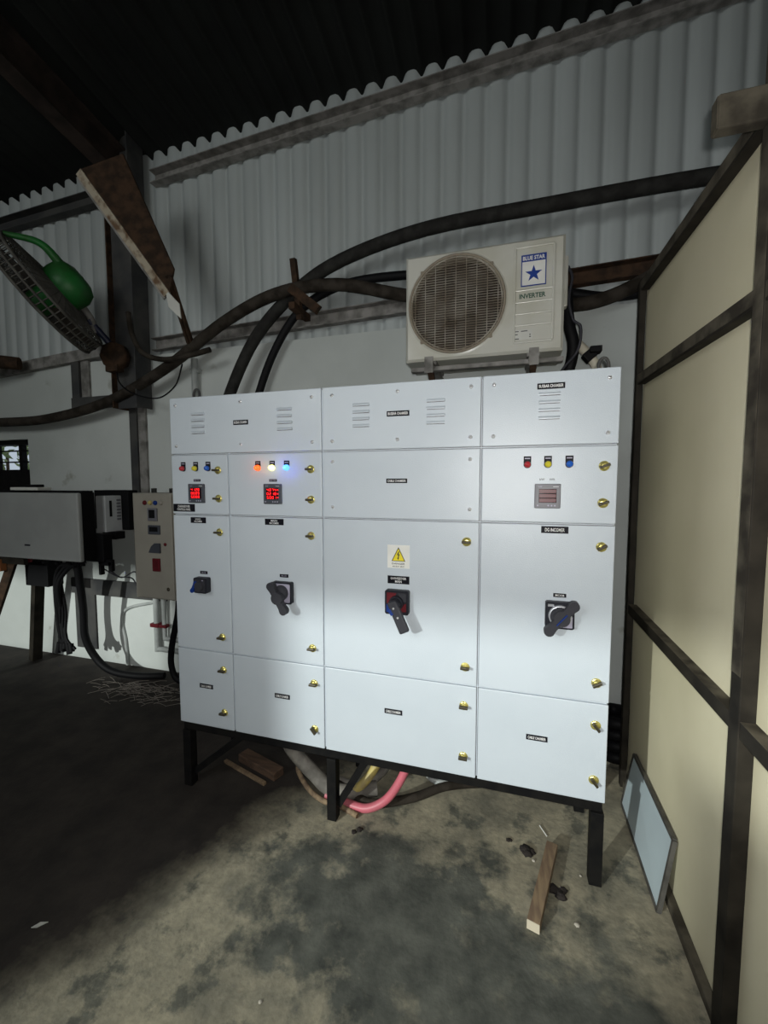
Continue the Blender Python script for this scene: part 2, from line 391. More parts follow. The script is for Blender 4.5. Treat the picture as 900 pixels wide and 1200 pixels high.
for x in (-1.497, -.725, .338):
    for y in (1.640, 2.005):
        b = MB(); b.box((x-.022, y-.022, 0), (x+.022, y+.022, .286), 'black', .002); b.build('leg', cp)
for x, d in ((-1.478, .28), (-.703, .13)):
    b = MB(); b.bar((x, 1.655, .06), (x+d, 1.655, .29), .03, .03, 'black', up=Y_); b.build('brace', cp)

G = .0035
def face(name, x0, x1, z0, z1):
    x0 += G; x1 -= G; z0 += G; z1 -= G
    b = MB(); b.box((x0, PF, z0), (x1, 1.630, z1), 'paint', .003); o = b.build(name, cp, ((x0+x1)/2, PF, (z0+z1)/2)); return o
covers = [face('cover_panel', XS[0], XS[2], ZS[1], ZS[0]), face('cover_panel', XS[2], XS[3], ZS[1], ZS[0]), face('cover_panel', XS[3], XS[4], ZS[1], ZS[0])]
D = {}
for c in range(4):
    for r in (1, 2, 3):
        D[c, r] = face('cover_panel' if (c, r) == (2, 1) else 'door', XS[c], XS[c+1], ZS[r+1], ZS[r])

# screws
sc0 = None
def screw(x, z, par):
    global sc0
    if sc0 is None:
        b = MB(); b.lathe((x, PF+.001, z), -Y_, [(.0075, 0), (.0075, .002), (.006, .0045), (.003, .006), (.0005, .0063)], 'chrome', 14); b.box((x-.004, PF-.0075, z-.0006), (x+.004, PF-.0048, z+.0006), 'ink')
        sc0 = b.build('screw', par, (x, PF, z))
    else: copy_part(sc0, (x, PF, z), par)
for par, xs in ((covers[0], (-1.494, -1.143, -.796)), (covers[1], (-.704, -.425, -.140)), (covers[2], (-.057, .326))):
    for x in xs:
        for z in (1.859, 1.672): screw(x, z, par)
for x in (-.140, -.704):
    for z in (1.589, 1.399): screw(x, z, D[2, 1])
# pressed ventilation louvres
lv0 = None
for par, xc in ((covers[0], -1.369), (covers[0], -.924), (covers[1], -.577), (covers[1], -.273), (covers[2], .135)):
    for z in (1.816, 1.788, 1.760, 1.732):
        if lv0 is None:
            b = MB(); b.prism([(0, .007), (-.006, -.001), (-.0055, -.005), (0, -.006)], (xc-.036, PF+.0005, z), Y_, Z_, X_*.072, 'paint')
            b.box((xc-.034, PF-.0042, z-.0066), (xc+.034, PF, z-.0058), 'seam')
            lv0 = b.build('louvre', par, (xc, PF, z))
        else: copy_part(lv0, (xc, PF, z), par)
# quarter-turn locks
locks = {}
def lock(x, z, par, ang):
    if ang not in locks:
        b = MB(); b.lathe((x, PF+.001, z), -Y_, [(.0175, 0), (.0175, .003), (.0155, .005), (.010, .0055), (.010, .0095), (.0085, .010), (.0005, .010)], 'zinc', 22)
        a = math.radians(ang); R = Matrix.Rotation(-a, 3, 'Y')
        b.box((x-.017, PF-.024, z-.0048), (x+.017, PF-.0085, z+.0048), 'knob', .002)
        for i in range(len(b.v)):
            pass
        n0 = 22*7 + 22*2
        for i in range(n0, len(b.v)): b.v[i] = R @ (b.v[i]-V((x, PF, z))) + V((x, PF, z))
        locks[ang] = b.build('lock', par, (x, PF, z))
    else: copy_part(locks[ang], (x, PF, z), par)
for c, x in ((0, -1.269), (1, -.804), (3, .318)):
    for z in (1.558, 1.429): lock(x, z, D[c, 1], 0 if c < 3 else 20)
for c, x in ((0, -1.269), (1, -.806), (2, -.149), (3, .318)):
    for z in (1.274, .780): lock(x, z, D[c, 2], 0 if c < 2 else (30 if c == 3 else 0))
for c, x in ((0, -1.269), (1, -.800), (2, -.152), (3, .320)):
    for z in (.622, .414): lock(x, z, D[c, 3], 0 if c < 3 and z > .5 else (-50 if c in (1, 3) else 0))

# printed labels
def label(x, z, w_, h_, lines, par, mt='lab', tm='white', name='label', fill=.78):
    b = MB(); y = PF-.0015
    b.box((x-w_/2, y, z-h_/2), (x+w_/2, PF+.0005, z+h_/2), mt)
    n = len(lines)
    lh = h_*(.52 if n == 1 else .30)
    for i, (t, fr) in enumerate(lines):
        zz = z if n == 1 else z+h_*(.19-.40*i)
        b.text(t, (x, y-.0006, zz), w_*fr, lh, tm)
    return b.build(name, par, (x, PF, z))
label(-1.142, 1.768, .076, .021, [('BUSBAR CHAMBER', .86)], covers[0])
label(-.422, 1.773, .092, .021, [('BUSBAR CHAMBER', .88)], covers[1])
label(.139, 1.843, .092, .021, [('BUSBAR CHAMBER', .88)], covers[2])
label(-.427, 1.508, .086, .018, [('CABLE CHAMBER', .88)], D[2, 1])
label(.164, 1.330, .092, .025, [('DG INCOMER', .72)], D[3, 2])
label(-1.462, 1.384, .122, .036, [('CHANGEOVER', .56), ('CONTROL PANEL', .62)], D[0, 1])
label(-1.384, 1.327, .085, .027, [('LOAD', .34), ('INCOMER', .5)], D[0, 2])
label(-.983, 1.329, .092, .027, [('MAIN', .34), ('INCOMER', .5)], D[1, 2])
label(-.419, 1.108, .090, .032, [('CHANGEOVER', .72), ('MAIN', .3)], D[2, 2])
label(-1.368, .529, .075, .021, [('CABLE CHAMBER', .8)], D[0, 3])
label(-.959, .540, .076, .021, [('CABLE CHAMBER', .84)], D[1, 3])
label(-.440, .551, .076, .021, [('CABLE CHAMBER', .84)], D[2, 3])
label(.121, .538, .076, .021, [('CABLE CHAMBER', .84)], D[3, 3])
label(-1.362, 1.081, .040, .014, [('MCCB', .6)], D[0, 2], 'lab', 'lav')
label(-.939, 1.092, .042, .014, [('MCCB', .6)], D[1, 2], 'lab', 'lav')
label(.187, 1.091, .044, .014, [('MCCB', .7)], D[3, 2])
label(-1.384, 1.512, .038, .011, [('METER', .85)], D[0, 1], 'lab', 'lav')
label(-.985, 1.511, .038, .011, [('METER', .85)], D[1, 1], 'lab', 'lav')
b = MB()
for dx, t in ((-.016, 'kW'), (.018, 'kWh')): b.text(t, (.133+dx, PF-.0006, 1.512), .017, .008, 'ink')
b.box((.114, PF-.0004, 1.505), (.156, PF+.0005, 1.519), 'paint'); b.build('label', D[3, 1], (.133, PF, 1.512))

# danger sign
b = MB(); sx, sz = -.419, 1.203
b.box((sx-.046, PF-.0012, sz-.047), (sx+.046, PF+.0005, sz+.047), 'sticker')
b.prism([(-.029, 0), (.029, 0), (0, .058)], (sx, PF-.0014, sz-.019), X_, Z_, Y_*.0005, 'ink')
b.prism([(-.0245, 0), (.0245, 0), (0, .049)], (sx, PF-.0019, sz-.0165), X_, Z_, Y_*.0005, 'yellow')
bolt = [(.001, .037), (-.0065, .021), (-.0005, .0225), (-.003, .010), (-.006, .011), (-.0005, .002), (.003, .0125), (.0005, .0115), (.006, .0265), (.0005, .025), (.0045, .037)]
b.prism(bolt, (sx, PF-.0023, sz-.0155), X_, Z_, Y_*.0004, 'ink')
b.text('DANGER', (sx, PF-.0018, sz-.0285), .054, .0075, 'ink'); b.text('415V AC', (sx, PF-.0018, sz-.0400), .050, .0065, 'ink')
s_ = b.build('danger_sign', D[2, 2], (sx, PF, sz)); s_['label'] = 'white sticker with a yellow lightning triangle'

# indicator lamps
def lamp(x, z, par, lens):
    b = MB()
    b.box((x-.013, PF-.0015, z+.004), (x+.013, PF+.0005, z+.030), 'lab'); b.box((x-.009, PF-.002, z+.020), (x+.009, PF, z+.024), 'lav')
    b.lathe((x, PF+.001, z), -Y_, [(.0135, 0), (.0135, .006), (.0115, .008)], 'sw' if lens[0] == 'l' else lens, 20)
    b.build('indicator_lamp', par, (x, PF, z))
    o = MB(); o.lathe((x, PF-.004, z), -Y_, [(.0115, 0), (.0115, .010), (.0095, .0145), (.006, .0172), (.0005, .018)], lens, 20)
    oo = o.build('lamp_lens', par, (x, PF, z)); oo['label'] = {'r': 'red', 'y': 'yellow', 'b': 'blue'}[lens[1]]+' lens'+(' lit up' if lens[0] == 'e' else '')
for x, l in ((-1.459, 'lred'), (-1.389, 'lyel'), (-1.321, 'lblu')): lamp(x, 1.567, D[0, 1], l)
for x, l in ((-1.059, 'ered'), (-.988, 'eyel'), (-.917, 'eblu')): lamp(x, 1.566, D[1, 1], l)
for x, l in ((.065, 'lred'), (.135, 'lyel'), (.206, 'lblu')): lamp(x, 1.566, D[3, 1], l)

# digital meters
SEG = {'0': 'abcdef', '1': 'bc', '2': 'abged', '3': 'abgcd', '4': 'fgbc', '5': 'afgcd', '6': 'afgedc', '7': 'abc', '8': 'abcdefg', '9': 'abfgcd'}
def meter(x, z, par, rows, lit):
    b = MB(); s2 = .044
    b.box((x-s2, PF-.010, z-s2), (x+s2, PF+.0005, z+s2), 'meter' if lit else 'meterl', .003)
    b.box((x-s2+.006, PF-.0108, z-s2+.006), (x+s2-.006, PF-.009, z+s2-.006), 'meter' if lit else 'meterl', .001)
    b.text('VAF', (x-.026, PF-.0112, z+.034), .014, .005, 'lav')
    b.box((x+.018, PF-.0112, z+.033), (x+.036, PF-.0105, z+.0345), 'white')
    for k, dx in enumerate((-.033, .003, .014, .025)): b.lathe((x+dx, PF-.0105, z-.034), -Y_, [(.003, 0), (.003, .0008)], 'lav', 10)
    o = b.build('digital_meter', par, (x, PF, z))
    d = MB(); d.box((x-.030, PF-.0114, z-.024), (x+.030, PF-.0100, z+.026), 'glassr')
    y = PF-.0118
    for i, row in enumerate(rows):
        zc = z+.0175-.0165*i
        if not lit: d.box((x-.028, y, zc-.006), (x+.028, y+.001, zc+.006), 'dred')
        for j, ch in enumerate(row):
            xc = x-.0215+.0125*j; hw, hh, t = .0034, .0050, .0009
            if j == 4: d.box((xc-.003, y, zc-.003), (xc+.002, y+.0008, zc+.003), 'led'); continue
            for s in SEG[ch] if lit else '':
                bx = {'a': (-hw, hh-t, hw, hh+t), 'd': (-hw, -hh-t, hw, -hh+t), 'g': (-hw, -t, hw, t), 'f': (-hw-t, 0, -hw+t, hh), 'b': (hw-t, 0, hw+t, hh), 'e': (-hw-t, -hh, -hw+t, 0), 'c': (hw-t, -hh, hw+t, 0)}[s]
                d.box((xc+bx[0], y, zc+bx[1]), (xc+bx[2], y+.0008, zc+bx[3]), 'led')
    d.build('meter_display', par, (x, PF, z))
meter(-1.385, 1.452, D[0, 1], ('4128', '0009', '5008'), True)
meter(-.985, 1.452, D[1, 1], ('40748', '02188', '50018'), True)
meter(.136, 1.452, D[3, 1], ('0000', '0000', '0000'), False)

# rotary isolator switches
def rrect(w_, h_, r, n=5):
    p = []
    for cx, cz, a0 in ((w_/2-r, h_/2-r, 0), (-w_/2+r, h_/2-r, 90), (-w_/2+r, -h_/2+r, 180), (w_/2-r, -h_/2+r, 270)):
        for i in range(n+1):
            a = math.radians(a0+90*i/n); p.append((cx+r*math.cos(a), cz+r*math.sin(a)))
    return p
def plate(x, z, s_, par, dep=.022, face_mat='swd'):
    b = MB(); b.prism(rrect(s_, s_, .008), (x, PF+.0005, z), X_, Z_, -Y_*dep, 'sw'); b.prism(rrect(s_-.014, s_-.014, .005), (x, PF-dep, z), X_, Z_, -Y_*.002, face_mat)
    return b, PF-dep-.002
def dumb(b, p0, p1, r0, r1, y0, y1, mt):   # lever with rounded ends between two points on the door plane
    p0, p1 = V(p0), V(p1); d = (p1-p0).normalized(); n = V((-d.y, d.x)); pts = []
    a0 = math.atan2(n.y, n.x)
    for i in range(13): a = a0+PI*i/12; pts.append((p0.x+r0*math.cos(a), p0.y+r0*math.sin(a)))
    rm = min(r0, r1)*.78
    if rm > 0: q = p0+d*r0*1.2-n*rm; pts.append((q.x, q.y)); q = p1-d*r1*1.2-n*rm; pts.append((q.x, q.y))
    for i in range(13): a = a0+PI+PI*i/12; pts.append((p1.x+r1*math.cos(a), p1.y+r1*math.sin(a)))
    q = p1-d*r1*1.2+n*rm; pts.append((q.x, q.y)); q = p0+d*r0*1.2+n*rm; pts.append((q.x, q.y))
    b.prism(pts, (0, y0, 0), X_, Z_, Y_*(y1-y0), mt)
# small one in the first bay
b, y = plate(-1.362, 1.025, .072, D[0, 2], .03, 'swd')
b.lathe((-1.362, y, 1.025), -Y_, [(.022, 0), (.020, .012)], 'swd', 20); b.box((-1.350, y-.0006, 1.048), (-1.343, y, 1.052), 'lav')
b.build('switch_plate', D[0, 2], (-1.362, PF, 1.025))
b = MB(); dumb(b, (-1.402, 1.000), (-1.384, 1.038), .010, .008, y-.006, y+.012, 'blue'); s_ = b.build('switch_lever', D[0, 2], (-1.39, PF, 1.02)); s_['label'] = 'blue lever'
# second bay
b, y = plate(-.941, 1.020, .096, D[1, 2], .022, 'lav')
b.box((-.985, y-.002, .982), (-.950, y, 1.010), 'blue'); b.lathe((-.941, y, 1.022), -Y_, [(.034, 0), (.034, .012), (.030, .018)], 'swd', 26)
b.build('switch_plate', D[1, 2], (-.941, PF, 1.020))
b = MB(); dumb(b, (-.972, 1.055), (-.912, .953), .018, .018, y-.040, y-.016, 'swd'); b.lathe((-.941, y-.016, 1.006), -Y_, [(.026, 0), (.026, .027)], 'swd', 22)
b.build('switch_lever', D[1, 2], (-.94, PF, 1.006))
# third bay: padlockable handle
b, y = plate(-.420, 1.021, .098, D[2, 2], .026, 'sw')
b.prism([(-.040, .040), (.0, .040), (-.012, .010), (-.040, -.005)], (-.420, y, 1.021), X_, Z_, -Y_*.001, 'redp')
b.prism([(.040, -.035), (.040, .0), (.018, -.010), (.014, -.035)], (-.420, y, 1.021), X_, Z_, -Y_*.001, 'redp')
b.prism([(.040, .040), (.005, .040), (.020, .010), (.040, .005)], (-.420, y, 1.021), X_, Z_, -Y_*.001, 'swd')
b.prism([(-.042, -.040), (-.005, -.040), (-.012, -.010), (-.042, -.008)], (-.420, y, 1.021), X_, Z_, -Y_*.001, 'blue')
b.lathe((-.420, y, 1.021), -Y_, [(.030, 0), (.029, .016)], 'sw', 24)
b.build('switch_plate', D[2, 2], (-.420, PF, 1.021))
b = MB(); b.bar((-.432, y-.030, 1.035), (-.376, y-.036, .916), .022, .040, 'swd', up=X_, bev=.006); b.bar((-.440, y-.0315, 1.002), (-.425, y-.034, .982), .024, .012, 'blue', up=X_)
b.lathe((-.421, y-.041, 1.010), -Y_, [(.004, 0), (.004, .004)], 'chrome', 12); b.lathe((-.403, y-.043, .975), -Y_, [(.004, 0), (.004, .004)], 'chrome', 12)
b.lathe((-.420, y-.012, 1.021), -Y_, [(.024, 0), (.022, .028)], 'sw', 20)
b.build('switch_lever', D[2, 2], (-.41, PF, .98))
# fourth bay
b, y = plate(.187, 1.022, .098, D[3, 2], .022, 'sw')
b.prism([(.010, -.042), (.042, -.042), (.042, .0), (.025, -.020)], (.187, y, 1.022), X_, Z_, -Y_*.001, 'lav'); b.box((.146, y-.001, 1.054), (.166, y, 1.063), 'silver')
b.lathe((.187, y, 1.022), -Y_, [(.039, 0), (.039, .010), (.033, .010)], 'silver', 30); b.lathe((.187, y, 1.022), -Y_, [(.034, 0), (.034, .014), (.030, .020)], 'swd', 30)
b.build('switch_plate', D[3, 2], (.187, PF, 1.022))
b = MB(); dumb(b, (.149, .974), (.228, 1.069), .018, .018, y-.042, y-.018, 'swd'); b.lathe((.190, y-.018, 1.022), -Y_, [(.027, 0), (.027, .025)], 'swd', 22)
b.bar((.172, y-.043, 1.000), (.205, y-.043, 1.040), .003, .015, 'blue', up=Y_)
b.build('switch_lever', D[3, 2], (.19, PF, 1.02))
# lifting eyes on the roof of the cabinet
for x in (-1.46, .325):
    b = MB(); b.lathe((x, 1.72, 1.893), Z_, [(.018, 0), (.018, .006)], 'chrome', 16)
    b.tube([(x+.024*math.cos(a)*.7, 1.72, 1.925+.028*math.sin(a)) for a in [2*PI*i/20 for i in range(21)]], .006, 'steel', 8, False); b.build('lifting_eye', cp)
b = MB(); b.box((-1.560, 1.65, 1.318), (-1.526, 1.69, 1.345), 'black', .003).box((-1.548, 1.66, 1.280), (-1.536, 1.68, 1.33), 'black', .002); b.build('latch', cp)
print('panel ok')

# ------------------------------------------------------------------ air conditioner outdoor unit
AY = 2.2
ac = root('air_conditioner', (-.15, 2.34, 2.13), 'cream outdoor air conditioner unit with a dusty round fan grille above the panel', 'air conditioner')
ax0, ax1, az0, az1 = -.533, .238, 2.135, 2.668
fc, fr = V((-.272, AY, 2.402)), .232
b = MB()
rect = lambda a: None
N = 64; inner = []; outer = []
for i in range(N):
    a = 2*PI*i/N; c, s = math.cos(a), math.sin(a)
    inner.append(V((fc.x+fr*c, AY, fc.z+fr*s)))
    t = min([((ax1-.012-fc.x)/c if c > 0 else (ax0+.012-fc.x)/c) if abs(c) > 1e-6 else 9, ((az1-.012-fc.z)/s if s > 0 else (az0+.012-fc.z)/s) if abs(s) > 1e-6 else 9])
    outer.append(V((fc.x+t*c, AY, fc.z+t*s)))
# exact rectangle corners
for cx, cz in ((ax0+.012, az0+.012), (ax1-.012, az0+.012), (ax0+.012, az1-.012), (ax1-.012, az1-.012)):
    k = min(range(N), key=lambda i: (outer[i]-V((cx, AY, cz))).length); outer[k] = V((cx, AY, cz))
b.add(inner+outer, [(i, (i+1) % N, N+(i+1) % N, N+i) for i in range(N)], 'ac')
back = [p+Y_*.06 for p in inner]
b.add(inner+back, [(i, (i+1) % N, N+(i+1) % N, N+i) for i in range(N)], 'acd', True)
rim = [(ax0+.012, az0+.012), (ax1-.012, az0+.012), (ax1-.012, az1-.012), (ax0+.012, az1-.012)]
rim2 = [(ax0, az0), (ax1, az0), (ax1, az1), (ax0, az1)]
vs = [V((x, AY, z)) for x, z in rim]+[V((x, AY+.012, z)) for x, z in rim2]+[V((x, AY+.28, z)) for x, z in rim2]
fs = [(i, (i+1) % 4, 4+(i+1) % 4, 4+i) for i in range(4)]+[(4+i, 4+(i+1) % 4, 8+(i+1) % 4, 8+i) for i in range(4)]+[(8, 9, 10, 11)]
b.add(vs, fs, 'ac'); b.build('casing', ac)
b = MB(); b.lathe((fc.x, AY+.05, fc.z), Y_, [(fr+.002, 0), (fr-.01, .10), (.03, .11)], 'fanin', 40, False); b.build('fan_cavity', ac)
b = MB()
for k in range(3):
    a0 = 2*PI*k/3+.5; vs = []; n = 8
    for i in range(n+1):
        for rr in (.055, fr-.02):
            a = a0+1.25*i/n*(.8 if rr < .1 else 1)
            vs.append(V((fc.x+rr*math.cos(a), AY+.055+.05*i/n, fc.z+rr*math.sin(a))))
    b.add(vs, [(2*i, 2*i+1, 2*i+3, 2*i+2) for i in range(n)], 'fanbl', True)
b.lathe((fc.x, AY+.09, fc.z), -Y_, [(.066, 0), (.066, .04), (.055, .055), (.0005, .058)], 'fanbl', 28)
b.build('fan_blade', ac)
b = MB()
for r_ in (fr+.006, fr-.006): b.tube([(fc.x+r_*math.cos(2*PI*i/48), AY-.010, fc.z+r_*math.sin(2*PI*i/48)) for i in range(49)], .0065 if r_ > fr else .003, 'acd' if r_ > fr else 'wire', 8, False)
nw = 38
for i in range(nw):
    z = -fr+2*fr*(i+.5)/nw; hx = math.sqrt(fr*fr-z*z)
    b.tube([(fc.x-hx, AY-.010, fc.z+z), (fc.x+hx, AY-.010, fc.z+z)], .0017, 'wire', 5, False)
for i in range(9):
    x = -fr+2*fr*(i+.5)/9; hz = math.sqrt(fr*fr-x*x)
    b.tube([(fc.x+x, AY-.0135, fc.z-hz), (fc.x+x, AY-.0135, fc.z+hz)], .0021, 'wire', 5, False)
for i in range(4):
    a = PI/4+i*PI/2; b.box((fc.x+(fr+.010)*math.cos(a)-.010, AY-.012, fc.z+(fr+.010)*math.sin(a)-.010), (fc.x+(fr+.010)*math.cos(a)+.010, AY+.001, fc.z+(fr+.010)*math.sin(a)+.010), 'acd', .003)
b.build('fan_guard', ac)
# dusty smear ring on the casing round the grille (a real collar of the pressing)
b = MB(); b.lathe((fc.x, AY+.001, fc.z), -Y_, [(fr+.024, 0), (fr+.014, .005), (fr, .006)], 'ac', 56, False); b.build('fan_collar', ac)
# service panel with pressed border and ribs
b = MB(); sx0, sx1, sz0, sz1 = .000, .200, 2.172, 2.640
b.prism(rrect(sx1-sx0, sz1-sz0, .014), ((sx0+sx1)/2, AY+.0005, (sz0+sz1)/2), X_, Z_, -Y_*.003, 'ac')
for (p0, p1) in (((sx0+.012, sz0+.012), (sx0+.012, sz1-.012)), ((sx1-.012, sz0+.012), (sx1-.012, sz1-.012)), ((sx0+.012, sz0+.012), (sx1-.012, sz0+.012)), ((sx0+.012, sz1-.012), (sx1-.012, sz1-.012))):
    b.bar((p0[0], AY-.003, p0[1]), (p1[0], AY-.004, p1[1]), .012, .012, 'ac', up=Y_, bev=.004)
for z in (2.428, 2.372, 2.318, 2.264): b.bar((sx0+.014, AY-.003, z), (sx1-.014, AY-.004, z), .010, .012, 'ac', up=Y_, bev=.004)
b.build('service_panel', ac)
b = MB(); lx, lz = .097, 2.518; yy = AY-.0055
b.box((lx-.057, yy, lz-.073), (lx+.057, AY-.0025, lz+.073), 'logo'); b.box((lx-.0525, yy-.0008, lz-.0685), (lx+.0525, yy, lz+.040), 'sticker')
b.text('BLUE STAR', (lx, yy-.0012, lz+.056), .100, .019, 'sticker', bold=.03)
star = [((.040 if i % 2 == 0 else .0155)*math.sin(PI*i/5), (.040 if i % 2 == 0 else .0155)*math.cos(PI*i/5)) for i in range(10)]
b.prism(star, (lx, yy-.0009, lz-.018), X_, Z_, -Y_*.0008, 'logo'); b.build('logo_badge', ac)
b = MB(); b.text('INVERTER', (.094, AY-.0040, 2.400), .120, .023, 'dgreen', bold=.03); b.build('lettering', ac)
b = MB(); b.box((.016, AY-.0040, 2.196), (.098, AY-.0025, 2.243), 'tape')
for zz, x0, x1 in ((2.236, .018, .034), (2.236, .045, .075), (2.222, .018, .030), (2.201, .018, .036), (2.218, .084, .090), (2.208, .083, .091)): b.box((x0, AY-.0046, zz-.002), (x1, AY-.0038, zz+.002), 'swd')
b.build('rating_sticker', ac)
b = MB(); b.box((ax1-.001, 2.27, 2.36), (ax1+.022, 2.42, 2.60), 'ac', .006); b.build('valve_cover', ac)
for x in (-.40, .105):
    b = MB(); b.box((x-.03, AY+.01, 2.117), (x+.03, AY+.27, 2.136), 'dust', .003); b.build('foot', ac)
br = root('wall_bracket', (-.15, 2.4, 2.08), 'dusty angle-iron wall bracket carrying the outdoor air conditioner', 'bracket')
for x in (-.40, .105):
    b = MB(); b.box((x-.022, 2.150, 2.085), (x+.022, 2.62, 2.116), 'dust', .002).box((x-.022, 2.146, 2.06), (x+.022, 2.154, 2.14), 'dust'); b.build('arm', br)
    b = MB(); b.bar((x, 2.20, 2.083), (x, 2.61, 1.80), .03, .02, 'rust'); b.build('brace', br)
b = MB(); b.box((-.50, 2.185, 2.078), (.24, 2.225, 2.100), 'dust', .003); b.build('cross_rail', br)
# pipes at its right hand side
b = MB(); b.tube(spline([(.262, 2.34, 2.47), (.275, 2.33, 2.30), (.30, 2.34, 2.20), (.292, 2.36, 2.10), (.25, 2.40, 1.98), (.20, 2.45, 1.80)]), .028, 'cable', 12)
tag(b.build('insulated_pipe'), 'thick black foam-insulated pipe dropping beside the air conditioner', 'pipe')
b = MB(); b.tube(spline([(.262, 2.30, 2.56), (.280, 2.29, 2.50), (.268, 2.29, 2.40), (.29, 2.29, 2.30), (.325, 2.29, 2.26), (.315, 2.30, 2.15), (.24, 2.35, 2.05), (.20, 2.38, 1.85)]), .0065, 'swd', 8)
tag(b.build('flex_cable'), 'thin dark power cord looping from the right side of the air conditioner', 'cord')
b = MB(); b.tube(spline([(.315, 2.42, 2.24), (.385, 2.42, 2.157), (.425, 2.42, 2.09), (.435, 2.42, 1.98), (.435, 2.42, 1.80)]), .024, 'cream', 12)
p = b.build('drain_pipe'); tag(p, 'cream pipe with a black strap slanting down behind the panel top right', 'pipe')
b = MB(); b.bar((.372, 2.42, 2.173), (.405, 2.42, 2.134), .058, .058, 'cable', up=Y_, bev=.006).box((.385, 2.37, 2.16), (.440, 2.43, 2.19), 'cable', .003); b.build('strap', p)

# ------------------------------------------------------------------ heavy hoses along the back wall
def run(name, pts, r, mt, lab, cat='cable', n=12, k=8, group=None):
    b = MB(); b.tube(spline(pts, k), r, mt, n); return tag(b.build(name), lab, cat, group)
run('armoured_cable', [(-2.02, 2.32, .04), (-2.02, 2.34, .5), (-1.99, 2.42, 1.2), (-1.91, 2.48, 1.85), (-1.843, 2.5, 2.12), (-1.632, 2.5, 2.471), (-1.343, 2.5, 2.72), (-1.017, 2.5, 2.874), (-.483, 2.5, 2.972), (.209, 2.5, 2.985), (.886, 2.5, 2.984), (1.5, 2.5, 2.95), (2.2, 2.5, 2.8)], .038, 'hoseg', 'thick grey armoured cable arching highest across the corrugated wall')
run('armoured_cable', [(-6.5, 2.52, 2.2), (-5.2, 2.52, 2.05), (-4.123, 2.5, 2.012), (-3.533, 2.5, 2.021), (-2.905, 2.49, 2.121), (-2.338, 2.48, 2.331), (-1.863, 2.47, 2.578), (-1.436, 2.44, 2.700), (-1.018, 2.45, 2.706), (-.609, 2.54, 2.629), (-.1, 2.55, 2.53), (.305, 2.55, 2.470), (.521, 2.55, 2.495), (.80, 2.55, 2.61), (1.3, 2.55, 2.75)], .037, 'hose', 'brown armoured cable sagging from the far left then running behind the air conditioner')
run('power_cable', [(-1.72, 2.50, 1.75), (-1.655, 2.555, 2.113), (-1.517, 2.56, 2.411), (-1.324, 2.56, 2.640), (-1.026, 2.56, 2.755), (-.614, 2.575, 2.765), (-.1, 2.585, 2.70), (.3, 2.585, 2.55), (.62, 2.58, 2.50), (1.2, 2.58, 2.6)], .026, 'cable', 'thinner black cable rising behind the panel and bending right to the air conditioner')
run('conduit_cable', [(-2.64, 2.44, 2.72), (-2.60, 2.43, 2.56), (-2.50, 2.42, 2.42), (-2.32, 2.42, 2.36), (-2.10, 2.42, 2.37), (-1.95, 2.44, 2.40)], .018, 'hose', 'short brown cable bent round the foot of the steel column', 'cable')
run('thin_wire', [(-2.77, 2.44, 2.36), (-2.75, 2.44, 2.24), (-2.62, 2.43, 2.15), (-2.40, 2.43, 2.10), (-2.25, 2.44, 2.18), (-2.20, 2.46, 2.33)], .005, 'cable', 'thin loose wire hanging in a loop below the round red mounting box', 'wire', 6)
hb = MB(); hb.bar((-1.312, 2.50, 2.55), (-1.312, 2.42, 2.89), .035, .006, 'rust', up=Y_).bar((-1.295, 2.51, 2.55), (-1.295, 2.43, 2.89), .006, .035, 'rust', up=Y_)
hb.bar((-1.31, 2.395, 2.70), (-1.13, 2.40, 2.55), .055, .035, 'rust', up=Y_).bar((-1.31, 2.62, 2.60), (-1.31, 2.40, 2.60), .04, .04, 'rust')
tag(hb.build('cable_hook'), 'rusty welded iron hook holding the bunched cables against the wall', 'bracket')
b = MB(); b.tube([(-2.205, 2.585, 1.5), (-2.205, 2.585, 2.40)], .024, 'pvc', 12).box((-2.24, 2.57, 2.30), (-2.17, 2.62, 2.33), 'pvc', .003)
tag(b.build('wall_conduit'), 'white vertical conduit on the plaster above the left end of the panel', 'conduit')

# ------------------------------------------------------------------ hanging strut and fan
st = root('steel_strut', (-2.3, 2.2, 2.9), 'rusty sloping steel strut with a flaking pale edge left of the corrugated wall', 'steel beam')
p0, p1 = V((-2.515, 2.02, 3.37)), V((-2.03, 2.16, 2.655)); d = (p1-p0).normalized(); side = d.cross(Y_).normalized()
if side.x < 0: side = -side
b = MB(); b.bar(p0, p1, .012, .046, 'rustl', up=side); 
b.bar(p0-side*.030+Y_*.012, p1-side*.030+Y_*.012, .012, .022, 'dust', up=side); b.build('flange', st)
b = MB(); q = [p0+side*.024, p1+side*.024, p1+side*.115-d*.12+Y_*.05, p0+side*.26+d*.02+Y_*.10]
b.add(q+[v+Y_*.012 for v in q], [(0, 1, 2, 3), (7, 6, 5, 4), (0, 1, 5, 4), (1, 2, 6, 5), (2, 3, 7, 6), (3, 0, 4, 7)], 'rust'); b.build('web_plate', st)
b = MB(); e0 = p1-d*.10+side*.07+Y_*.03; b.bar(e0, (-2.13, 2.46, 2.46), .05, .014, 'rust', up=Y_).bar(e0, (-2.13, 2.47, 2.46), .014, .05, 'rust', up=Y_); b.build('angle_rod', st)
b = MB(); b.prism([(0, 0), (.10, -.10), (.11, -.19), (.02, -.11)], p1+side*.012+d*-.03, X_, Z_, Y_*.006, 'tape'); o = b.build('gusset', st); o['label'] = 'pale plate at the joint'

